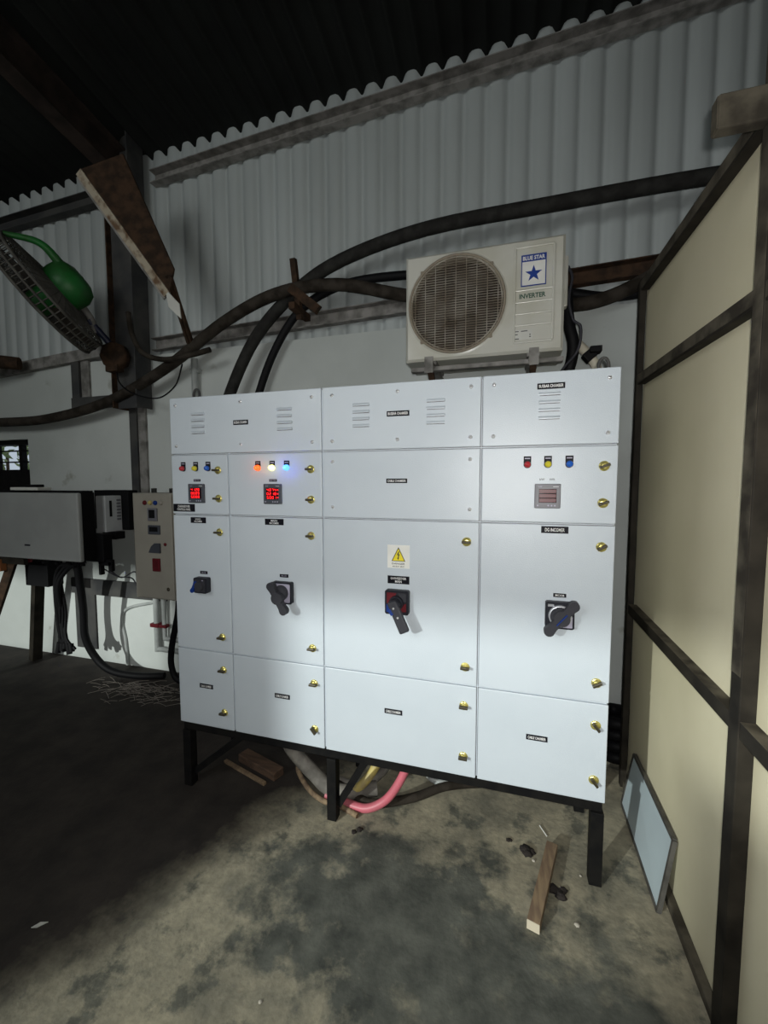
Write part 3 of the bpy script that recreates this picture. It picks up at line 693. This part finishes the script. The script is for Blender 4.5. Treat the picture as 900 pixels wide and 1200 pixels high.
# fan
cam_loc = V((0, 0, 1.5))
fanc = V((-2.955, 2.12, 2.735)); vdir = (fanc-cam_loc).normalized()
rgt = vdir.cross(Z_).normalized(); upv = rgt.cross(vdir)
rear = (rgt*.74+upv*.67-vdir*.13).normalized()
fn = root('wall_fan', fanc, 'old wall fan with a green motor and dusty wire cage', 'fan')
u1 = rear.cross(vdir).normalized(); u2 = rear.cross(u1).normalized(); FR = .37
def circ(r, h, n=40): return [fanc+rear*h+(u1*math.cos(2*PI*i/n)+u2*math.sin(2*PI*i/n))*r for i in range(n+1)]
b = MB()
for r, h, t in ((FR, .05, .010), (FR, -.05, .010), (FR*1.005, 0, .008)): b.tube(circ(r, h), t, 'guard', 8, False)
for sgn in (1, -1):
    for r in [FR*(.15+.05*i) for i in range(17)]:
        h = sgn*(.05+.05*(1-(r/FR)**2)); b.tube(circ(r, h), .0035, 'guard', 5, False)
    for k in range(44):
        a = 2*PI*k/44; dv = u1*math.cos(a)+u2*math.sin(a)
        b.tube([fanc+dv*r*FR+rear*sgn*(.05+.05*(1-r*r)) for r in (.15, .5, .8, 1.)], .0035, 'guard', 5, False)
for k in range(56):
    a = 2*PI*k/56; dv = (u1*math.cos(a)+u2*math.sin(a))*FR; b.tube([fanc+dv+rear*.05, fanc+dv-rear*.05], .004, 'guard', 5, False)
b.build('guard', fn)
b = MB(); b.lathe(fanc, rear, [(.08, -.09), (.085, .02), (.135, .06), (.145, .12), (.145, .17), (.12, .225), (.07, .25), (.0005, .255)], 'green', 26)
b.lathe(fanc+rear*.085, rear, [(.148, 0), (.148, .012)], 'green', 26); b.build('motor', fn)
for k in range(3):
    a0 = 2*PI*k/3; vs = []
    for i in range(7):
        for r in (.07, .2, .37):
            a = a0+(.9*i/6)*(.7 if r < .1 else 1); vs.append(fanc+(u1*math.cos(a)+u2*math.sin(a))*r+rear*(-.035+.06*i/6))
    b = MB(); b.add(vs, [(3*i+j, 3*i+j+1, 3*i+4+j, 3*i+3+j) for i in range(6) for j in (0, 1)], 'fanbl', True); b.build('blade', fn)
b = MB(); m0 = fanc+rear*.15; b.tube(spline([m0-upv*.10+rgt*.06, m0-upv*.19+rgt*.12, m0-upv*.27+rgt*.13]), .022, 'dust', 10); b.build('neck', fn)
b = MB(); b.tube([m0-upv*.19+rgt*.10, (-2.80, 2.44, 2.50)], .022, 'bluec', 10); b.build('support_arm', fn)
b = MB(); s0 = fanc+rear*.16+upv*.10-rgt*.04; b.tube(spline([s0, s0-rgt*.11+upv*.10, fanc+rear*.05+(-rgt*.66+upv*.75)*.365]), [.03-.0009*i for i in range(17)], 'green', 8); b.build('stay', fn)
b = MB(); b.lathe((-2.775, 2.455, 2.425), -Y_+X_*.3, [(.088, -.03), (.098, .0), (.098, .05), (.08, .06), (.0005, .062)], 'rust', 8); b.box((-2.83, 2.40, 2.31), (-2.72, 2.46, 2.36), 'rust', .004)
tag(b.build('mounting_box'), 'dark red round mounting box on the column below the fan', 'box')
b = MB(); b.tube([(-4.9, 1.75, 2.50), (-3.85, 2.50, 2.475)], [.085, .05], 'rust', 12); tag(b.build('duct_pipe'), 'reddish brown pipe end entering at the far left above the sagging cable', 'pipe')

# ------------------------------------------------------------------ inverter, module, small control box on the left
iv = root('power_inverter', (-3.3, 2.3, .94), 'wide grey box-shaped power inverter on a stand at the far left', 'inverter')
b = MB(); b.box((-3.95, 2.15, .948), (-2.838, 2.185, 1.432), 'inv', .012, seg=3); b.build('front_cover', iv)
b = MB(); b.box((-3.95, 2.185, .955), (-2.848, 2.285, 1.436), 'cable', .004)
for i in range(7): b.box((-3.95, 2.20+.012*i, 1.436), (-2.85, 2.204+.012*i, 1.446), 'cable')
b.box((-3.02, 2.285, .93), (-2.79, 2.36, 1.13), 'cable', .004); b.build('heat_sink', iv)
b = MB(); b.text('SOLAR', (-3.345, 2.1492, 1.052), .055, .016, 'ink'); b.build('lettering', iv) if False else None
b = MB(); b.box((-3.37, 2.1485, 1.045), (-3.315, 2.151, 1.057), 'swd'); b.build('name_badge', iv)
for x in (-3.45, -3.30, -3.17, -3.05, -2.92):
    b = MB(); b.lathe((x, 2.23, .956), -Z_, [(.022, 0), (.022, .03), (.015, .034), (.015, .05)], 'redp' if x < -3.4 else 'cable', 14); b.build('cable_gland', iv)
b = MB(); b.box((-2.86, 2.30, .83), (-2.84, 2.33, .955), 'cable').box((-2.86, 2.30, .90), (-2.74, 2.33, .945), 'cable', .004).box((-2.77, 2.30, .86), (-2.74, 2.33, .93), 'cable', .003); b.build('terminal_block', iv)
b = MB(); b.box((-3.52, 2.17, 1.448), (-3.24, 2.27, 1.47), 'tape', .004).box((-3.38, 2.18, 1.47), (-3.30, 2.26, 1.49), 'cable', .003)
tag(b.build('paper_scrap'), 'pale scrap lying on top of the grey power inverter', 'paper')
sd = root('equipment_stand', (-3.7, 2.3, 0), 'dark slanted-leg stand with an orange bracket under the grey power inverter', 'stand')
b = MB(); b.bar((-3.62, 2.22, .90), (-3.86, 2.05, .0), .05, .05, 'rust'); b.build('leg', sd)
b = MB(); b.bar((-3.70, 2.46, .90), (-3.84, 2.48, .0), .07, .06, 'frame'); b.build('leg', sd)
b = MB(); b.box((-4.1, 2.155, .900), (-3.40, 2.185, .946), 'frame').box((-3.62, 2.30, .70), (-3.38, 2.42, .90), 'cable', .004); b.build('crossbar', sd)
b = MB(); b.box((-3.75, 2.14, .84), (-3.63, 2.20, .93), 'orange', .004); o = b.build('bracket', sd); o['label'] = 'orange bracket'

md = root('electronic_module', (-2.88, 2.42, 1.13), 'white wall module with dark display slot to the right of the grey inverter', 'electronic module')
b = MB(); b.box((-2.935, 2.36, 1.135), (-2.845, 2.50, 1.405), 'module', .006); b.build('housing', md)
b = MB(); b.box((-2.8455, 2.395, 1.25), (-2.843, 2.415, 1.37), 'cable'); b.build('display', md)
b = MB()
for i in range(7): b.box((-2.8455, 2.455, 1.22+.024*i), (-2.838, 2.485, 1.234+.024*i), 'meterl')
b.build('terminal_strip', md)
b = MB(); b.box((-2.93, 2.40, 1.08), (-2.80, 2.48, 1.135), 'cable', .004); b.build('plug', md)
b = MB(); b.box((-3.12, 2.50, 1.14), (-2.78, 2.615, 1.445), 'cable', .004); tag(b.build('backing_board'), 'black backing box on the plaster behind the white wall module', 'box')

bx = root('control_box', (-2.4, 2.4, .67), 'small beige wall control box with coloured lamps beside the white panel', 'electrical box')
b = MB(); b.box((-2.575, 2.352, .672), (-2.215, 2.54, 1.430), 'boxb', .004); b.build('enclosure', bx)
b = MB(); b.box((-2.560, 2.340, .680), (-2.225, 2.352, 1.424), 'boxb', .005); dr = b.build('door', bx, (-2.39, 2.34, 1.05))
for x, mt in ((-2.452, 'redp'), (-2.405, 'ypipe'), (-2.360, 'blue'), (-2.310, 'boxb')):
    b = MB(); b.lathe((x, 2.341, 1.362), -Y_, [(.016, 0), (.016, .008), (.011, .014), (.0005, .016)], mt, 14); b.build('indicator_lamp', dr)
def inst(x0, x1, z0, z1, mt, nm):
    b = MB(); b.box((x0, 2.328, z0), (x1, 2.341, z1), mt, .003); b.box((x0+.014, 2.327, z0+.02), (x1-.014, 2.329, z1-.012), 'cable' if mt != 'redp' else 'dred'); b.build(nm, dr)
inst(-2.425, -2.345, 1.235, 1.325, 'meterl', 'digital_meter'); inst(-2.425, -2.325, 1.140, 1.205, 'meter', 'digital_meter'); inst(-2.398, -2.335, .878, .970, 'redp', 'red_module')
b = MB(); b.prism([(0, 0), (.10, 0), (.10, .068), (.055, .068), (.025, .045)], (-2.428, 2.341, 1.010), X_, Z_, -Y_*.013, 'meter'); b.build('selector_switch', dr)
for x, z in ((-2.288, 1.072), (-2.275, .755)):
    b = MB(); b.lathe((x, 2.341, z), -Y_, [(.012, 0), (.012, .006), (.004, .012)], 'redp' if z > 1 else 'knob', 12); b.build('lock', dr)
for x in (-2.46, -2.30):
    b = MB(); b.box((x-.016, 2.42, 1.428), (x-.010, 2.44, 1.462), 'steel').box((x+.010, 2.42, 1.428), (x+.016, 2.44, 1.462), 'steel').box((x-.016, 2.42, 1.456), (x+.016, 2.44, 1.462), 'steel'); b.build('mounting_lug', bx)

# cables and conduits low on the left wall
run('power_cable', [(-3.02, 2.26, .93), (-3.03, 2.28, .80), (-3.07, 2.33, .55), (-3.09, 2.35, .32), (-3.03, 2.38, .15), (-2.90, 2.40, .055), (-2.70, 2.44, .026), (-2.50, 2.50, .026)], .026, 'cable', 'thick black cable dropping from the inverter to the floor')
b = MB()
for i in range(6):
    dx = .018*(i-2.5); j = [.0, .03, -.02, .02, -.03, .01][i]; q = [(-3.02+dx*.4, 2.245, .90), (-3.12+dx, 2.25, .885+j*.5), (-3.215+dx*.6, 2.26+j*.4, .77+j), (-3.25+dx*.5+j*.5, 2.28+.006*i, .52+j), (-3.235+dx*.7-j*.4, 2.29, .32+j), (-3.21+dx*1.9+j*.4, 2.29, .235+j)]
    b.tube(spline(q, 6), (.011 if i % 2 else .015), 'cable', 7)
for i in range(5): b.tube([(-3.27+.028*i, 2.285, .285), (-3.285+.036*i+.01*(i % 2), 2.28, .205+.02*(i % 3))], .019, 'cable', 8)
tag(b.build('cable_bundle'), 'bunch of loose black leads with taped ends hanging under the inverter', 'cable')
b = MB(); b.tube(spline([(-2.85, 2.33, .87), (-2.80, 2.40, .80), (-2.72, 2.45, .78), (-2.68, 2.47, .70), (-2.62, 2.48, .74), (-2.58, 2.45, .72)], 8), .005, 'swd', 6).tube(spline([(-2.77, 2.32, .86), (-2.74, 2.38, .80), (-2.66, 2.42, .84), (-2.60, 2.42, .78), (-2.565, 2.40, .80)], 8), .005, 'swd', 6)
tag(b.build('thin_wire'), 'pair of thin wavy wires between the inverter and the beige control box', 'wire')
b = MB(); b.tube([(-2.64, 2.585, .66), (-2.64, 2.585, .17)], .022, 'pvc', 12).tube([(-2.64, 2.585, .19), (-1.9, 2.585, .19)], .020, 'pvc', 12)
p = b.build('wall_conduit'); tag(p, 'left grey conduit below the beige box turning right near the floor', 'conduit')
b = MB(); b.tube([(-2.565, 2.585, .66), (-2.565, 2.585, .28), (-1.9, 2.585, .28)], .020, 'pvc', 12); tag(b.build('wall_conduit'), 'right grey conduit below the beige box with the higher horizontal run', 'conduit')
b = MB(); b.box((-2.68, 2.555, .37), (-2.60, 2.61, .40), 'redp', .003).box((-2.60, 2.56, .372), (-2.53, 2.60, .395), 'redp', .002); b.build('pipe_clip', p)['label'] = 'red clip'
run('power_cable', [(-2.245, 2.40, .675), (-2.27, 2.41, .55), (-2.36, 2.44, .30), (-2.37, 2.44, .14), (-2.30, 2.44, .04), (-2.05, 2.45, .022), (-1.8, 2.45, .022)], .022, 'cable', 'black cable leaving the bottom of the beige control box')
b = MB(); b.tube(spline([(-2.66, 2.615, .56), (-3.0, 2.612, .45), (-2.99, 2.61, .2), (-2.97, 2.60, .01)]), .012, 'pvc', 8)
tag(b.build('wall_conduit'), 'thin grey conduit on the plaster between the black cable and the beige box', 'conduit')

# ------------------------------------------------------------------ under and around the panel
b = MB(); b.box((-1.365, 1.80, 0), (-1.085, 1.865, .042), 'woodd', .004, Matrix.Rotation(math.radians(-17), 3, 'Z')); tag(b.build('timber_offcut'), 'short thick brown timber offcut lying under the left bay of the panel', 'timber')
b = MB(); b.bar((-1.43, 1.815, .010), (-1.13, 1.725, .010), .018, .016, 'wood', bev=.002); tag(b.build('wooden_lath'), 'long thin wooden lath in front of the timber offcut under the panel', 'timber')
GC = 'conduits and cables under the panel'
run('conduit_pipe', [(-1.07, 1.80, .335), (-1.02, 1.775, .21), (-.96, 1.775, .14), (-.885, 1.77, .085), (-.795, 1.75, .045), (-.70, 1.76, .036), (-.58, 1.82, .036)], .034, 'dustp', 'fat dusty grey conduit curving down to the floor left of the middle leg', 'conduit', group=GC)
run('conduit_pipe', [(-1.00, 1.83, .09), (-.98, 1.797, .05), (-.895, 1.742, .018), (-.80, 1.70, .014), (-.72, 1.695, .014), (-.62, 1.665, .012)], .012, 'wood', 'thin tan conduit along the floor beside the fat dusty conduit', 'conduit', group=GC)
run('conduit_pipe', [(-.50, 1.90, .34), (-.53, 1.86, .26), (-.60, 1.80, .12), (-.68, 1.765, .045), (-.80, 1.78, .03)], .021, 'ypipe', 'yellow conduit rising into the panel right of the middle leg', 'conduit', group=GC)
run('conduit_pipe', [(-.39, 1.74, .34), (-.40, 1.73, .27), (-.44, 1.72, .17), (-.50, 1.71, .08), (-.58, 1.70, .03), (-.66, 1.705, .022), (-.80, 1.73, .022)], .019, 'pink', 'pink conduit bending up from the floor into the panel', 'conduit', group=GC)
run('conduit_pipe', [(-.46, 1.95, .34), (-.50, 1.93, .22), (-.56, 1.88, .09), (-.66, 1.83, .03), (-.78, 1.83, .025)], .020, 'dustp', 'dusty grey conduit behind the yellow conduit under the panel', 'conduit', group=GC)
run('conduit_pipe', [(-.35, 2.06, .30), (-.37, 2.03, .16), (-.36, 1.98, .05), (-.28, 1.965, .022), (-.20, 2.0, .04), (-.16, 2.05, .14)], .018, 'pvc', 'pale grey conduit hooked in a U on the floor under the third bay', 'conduit', group=GC)
run('armoured_cable', [(-.85, 1.85, .022), (-.66, 1.76, .022), (-.56, 1.745, .022), (-.40, 1.83, .022), (-.27, 1.945, .020), (-.10, 2.02, .020), (.15, 2.10, .020), (.4, 2.3, .020)], .020, 'hose', 'brown cable snaking along the floor behind the pink conduit')
run('armoured_cable', [(-.70, 2.20, .04), (-.60, 2.10, .05), (-.48, 1.98, .10), (-.40, 1.93, .22), (-.36, 1.90, .34)], .024, 'hose', 'dark brown cable rising into the panel behind the pink conduit')
for i, (x, y, z0, s_) in enumerate(((-.30, 2.05, .05, 'ypipe'),)):
    b = MB(); b.tube(spline([(-.36, 2.10, .10), (-.30, 2.06, .055), (-.24, 2.06, .08), (-.22, 2.10, .16)]), .012, s_, 8); tag(b.build('cable_end'), 'small yellow cable end inside the pale grey U-shaped conduit', 'cable')
# coil behind the right edge
co = MB()
for i in range(4): co.tube(spline([(.585+.075*math.cos(a)*.9, 2.46+.09*math.sin(a), .045+.062*i+.006*math.sin(3*a)) for a in [2*PI*j/10 for j in range(11)]], 4), .030, 'cable', 10, False)
tag(co.build('cable_coil'), 'coil of fat black cable stacked behind the right edge of the panel', 'cable')
# leaning framed board
B0, B1, T0, T1 = V((.526, 1.570, .010)), V((.534, 2.085, .010)), V((.578, 1.612, .250)), V((.578, 2.092, .252))
nb = (T0-B0).cross(B1-B0).normalized(); nb = nb if nb.x < 0 else -nb
fb = root('framed_board', (.535, 1.83, 0), 'small pale blue-grey board with a dark edge leaning on the partition', 'board')
b = MB(); q = [B0, B1, T1, T0]; b.add(q+[p-nb*.010 for p in q], [(0, 1, 2, 3), (7, 6, 5, 4), (0, 1, 5, 4), (1, 2, 6, 5), (2, 3, 7, 6), (3, 0, 4, 7)], 'board'); b.build('face', fb)
b = MB()
for i in range(4):
    p, q_ = q[i], q[(i+1) % 4]; b.bar(p-nb*.004, q_-nb*.004, .013, .014, 'alu', up=nb)
b.build('edging', fb)
# batten and bits
b = MB(); b.bar((.108, 1.385, .020), (.200, 1.735, .020), .042, .034, 'wood', bev=.002); p = b.build('wooden_batten', None, (.15, 1.56, 0)); tag(p, 'narrow wooden batten with a pale sawn end on the floor before the panel', 'timber')
b = MB(); dv = (V((.108, 1.385, .020))-V((.200, 1.735, .020))).normalized(); b.bar(V((.108, 1.385, .020))+dv*.0005, V((.108, 1.385, .020))+dv*.002, .041, .033, 'woodc'); b.build('sawn_end', p)['label'] = 'pale sawn end'
def clump(name, c, r, mt, lab, cat, seed, n=1, group=None):
    rr = random.Random(seed); b = MB()
    for i in range(n):
        q = bmesh.new(); bmesh.ops.create_icosphere(q, subdivisions=2, radius=1)
        off = V((rr.uniform(-1, 1), rr.uniform(-1, 1), 0))*r*(.9 if n > 1 else 0); s_ = rr.uniform(.6, 1.)
        for v in q.verts:
            k = 1+.35*math.sin(7*v.co.x+seed)*math.cos(5*v.co.y+i); v.co = V((v.co.x*k*r*s_, v.co.y*k*r*s_, max(v.co.z, -.35)*r*.55*s_))+V(c)+off+Z_*(.19*r*s_)
        b.bm(q, mt, True)
    return tag(b.build(name), lab, cat, group)
clump('mud_clump', (.112, 1.692, 0), .024, 'clump', 'dark clump of debris left of the far end of the batten', 'debris', 1, 4, group='dark clumps of debris on the floor')
clump('mud_clump', (.205, 1.548, 0), .022, 'clump', 'dark clump of debris right of the middle of the batten', 'debris', 2, 4, group='dark clumps of debris on the floor')
clump('mud_clump', (.035, 1.735, 0), .013, 'clump', 'small lone grey lump on the floor between the third bay and the batten', 'debris', 3, 2, group='dark clumps of debris on the floor')
clump('mud_clump', (-.60, 1.60, 0), .014, 'clump', 'dark speck of debris on the floor right of the middle leg', 'debris', 4, 3, group='dark clumps of debris on the floor')
clump('pebble', (.125, 1.665, 0), .008, 'stone', 'white chip beside the far end of the batten', 'pebble', 5, group='stone chips on the floor')
clump('pebble', (.293, 1.648, 0), .006, 'stone', 'white chip between the batten and the right leg', 'pebble', 6, group='stone chips on the floor')
clump('pebble', (.252, 1.450, 0), .010, 'stone', 'tan chip on the floor right of the sawn end of the batten', 'pebble', 7, group='stone chips on the floor')
clump('pebble', (-.66, .96, 0), .008, 'stone', 'white chip on the bare floor left of centre at the front', 'pebble', 8, group='stone chips on the floor')
b = MB(); b.tube([(.160, 1.85, .004), (.185, 1.80, .004)], .003, 'tape', 6); tag(b.build('wire_offcut'), 'short white wire offcut on the floor behind the batten', 'wire')
b = MB(); b.prism([(0, 0), (.018, .006), (.036, .030), (.012, .022)], (-1.515, .915, .002), X_, Y_, Z_*.003, 'tape'); tag(b.build('paper_scrap'), 'torn pale paper scrap on the dark floor at lower left', 'paper')
b = MB(); rr = random.Random(11)
for i in range(120):
    c = V((rr.gauss(-2.45, .22), rr.gauss(2.28, .07), .006+rr.random()*.012)); a = rr.gauss(.2, .6); L = rr.uniform(.05, .16); dv = V((math.cos(a), math.sin(a), rr.uniform(-.03, .06)))*L
    c.x = min(c.x, -1.9); b.tube([c-dv/2, c+V((0, 0, .006)), c+dv/2], .0015, 'litter', 4, False)
o = b.build('straw_litter'); tag(o, 'scatter of thin pale wire strands on the dark floor by the back wall', 'litter'); o['kind'] = 'stuff'

# ------------------------------------------------------------------ camera
f_, yaw, pitch, roll = 489.52, .28871, .069636, -.00078
cy, sy = math.cos(yaw), math.sin(yaw)
fw0 = V((-sy, cy, 0)); r0 = V((cy, sy, 0))
fw = fw0*math.cos(pitch)-Z_*math.sin(pitch); up = fw0*math.sin(pitch)+Z_*math.cos(pitch)
r1 = r0*math.cos(roll)+up*math.sin(roll); u1 = -r0*math.sin(roll)+up*math.cos(roll)
cd = bpy.data.cameras.new('camera'); cd.sensor_fit = 'VERTICAL'; cd.sensor_height = 36; cd.lens = f_/1200*36; cd.clip_start = .02
cam = bpy.data.objects.new('camera', cd); C.objects.link(cam)
cam.matrix_world = Matrix(((r1.x, u1.x, -fw.x, 0), (r1.y, u1.y, -fw.y, 0), (r1.z, u1.z, -fw.z, 1.5), (0, 0, 0, 1)))
bpy.context.scene.camera = cam

# ------------------------------------------------------------------ light
def light(name, kind, loc, target, power, col=(1, 1, 1), **kw):
    l = bpy.data.lights.new(name, kind); l.energy = power; l.color = col
    for k, v in kw.items(): setattr(l, k, v)
    o = bpy.data.objects.new(name, l); C.objects.link(o); o.location = loc
    o.rotation_euler = (V(target)-V(loc)).to_track_quat('-Z', 'Y').to_euler(); return o
# the phone's torch, beside the lens
light('phone_torch', 'SPOT', (.02, -.03, 1.53), (-.06, 1.616, 1.50), 69, (1, .99, .97), spot_size=math.radians(150), spot_blend=.9, shadow_soft_size=.012)
# low daylight reaching in through the gate behind the camera
light('gate_daylight', 'AREA', (-4.80, -6.0, 2.86), (-.4, 1.0, 1.0), 640, (.95, 1, .95), shape='DISK', size=.17)
# added soft fill under the roof, brightening the back wall and panel
light('soft_fill_light', 'AREA', (-2.6, -2.3, 3.2), (-2.0, 2.6, 1.6), 44, (.97, 1, .98), shape='RECTANGLE', size=2.5, size_y=1.2)
# the three lit pilot lamps throw a little colour on their door
for x, p, c in ((-1.059, .035, (1, .10, .03)), (-.988, .03, (1, .85, .25)), (-.917, .13, (.05, .10, 1))): light('pilot_glow', 'POINT', (x, PF-.026, 1.566), (x, PF, 1.566), p, c, shadow_soft_size=.006)
wd = bpy.data.worlds.new('world'); bpy.context.scene.world = wd; wd.use_nodes = True
wd.node_tree.nodes['Background'].inputs[0].default_value = (.75, .87, 1, 1); wd.node_tree.nodes['Background'].inputs[1].default_value = .55
sc = bpy.context.scene
sc.view_settings.view_transform = 'Standard'; sc.view_settings.look = 'None'; sc.view_settings.exposure = 0; sc.view_settings.gamma = 1
sc.view_settings.use_curve_mapping = False
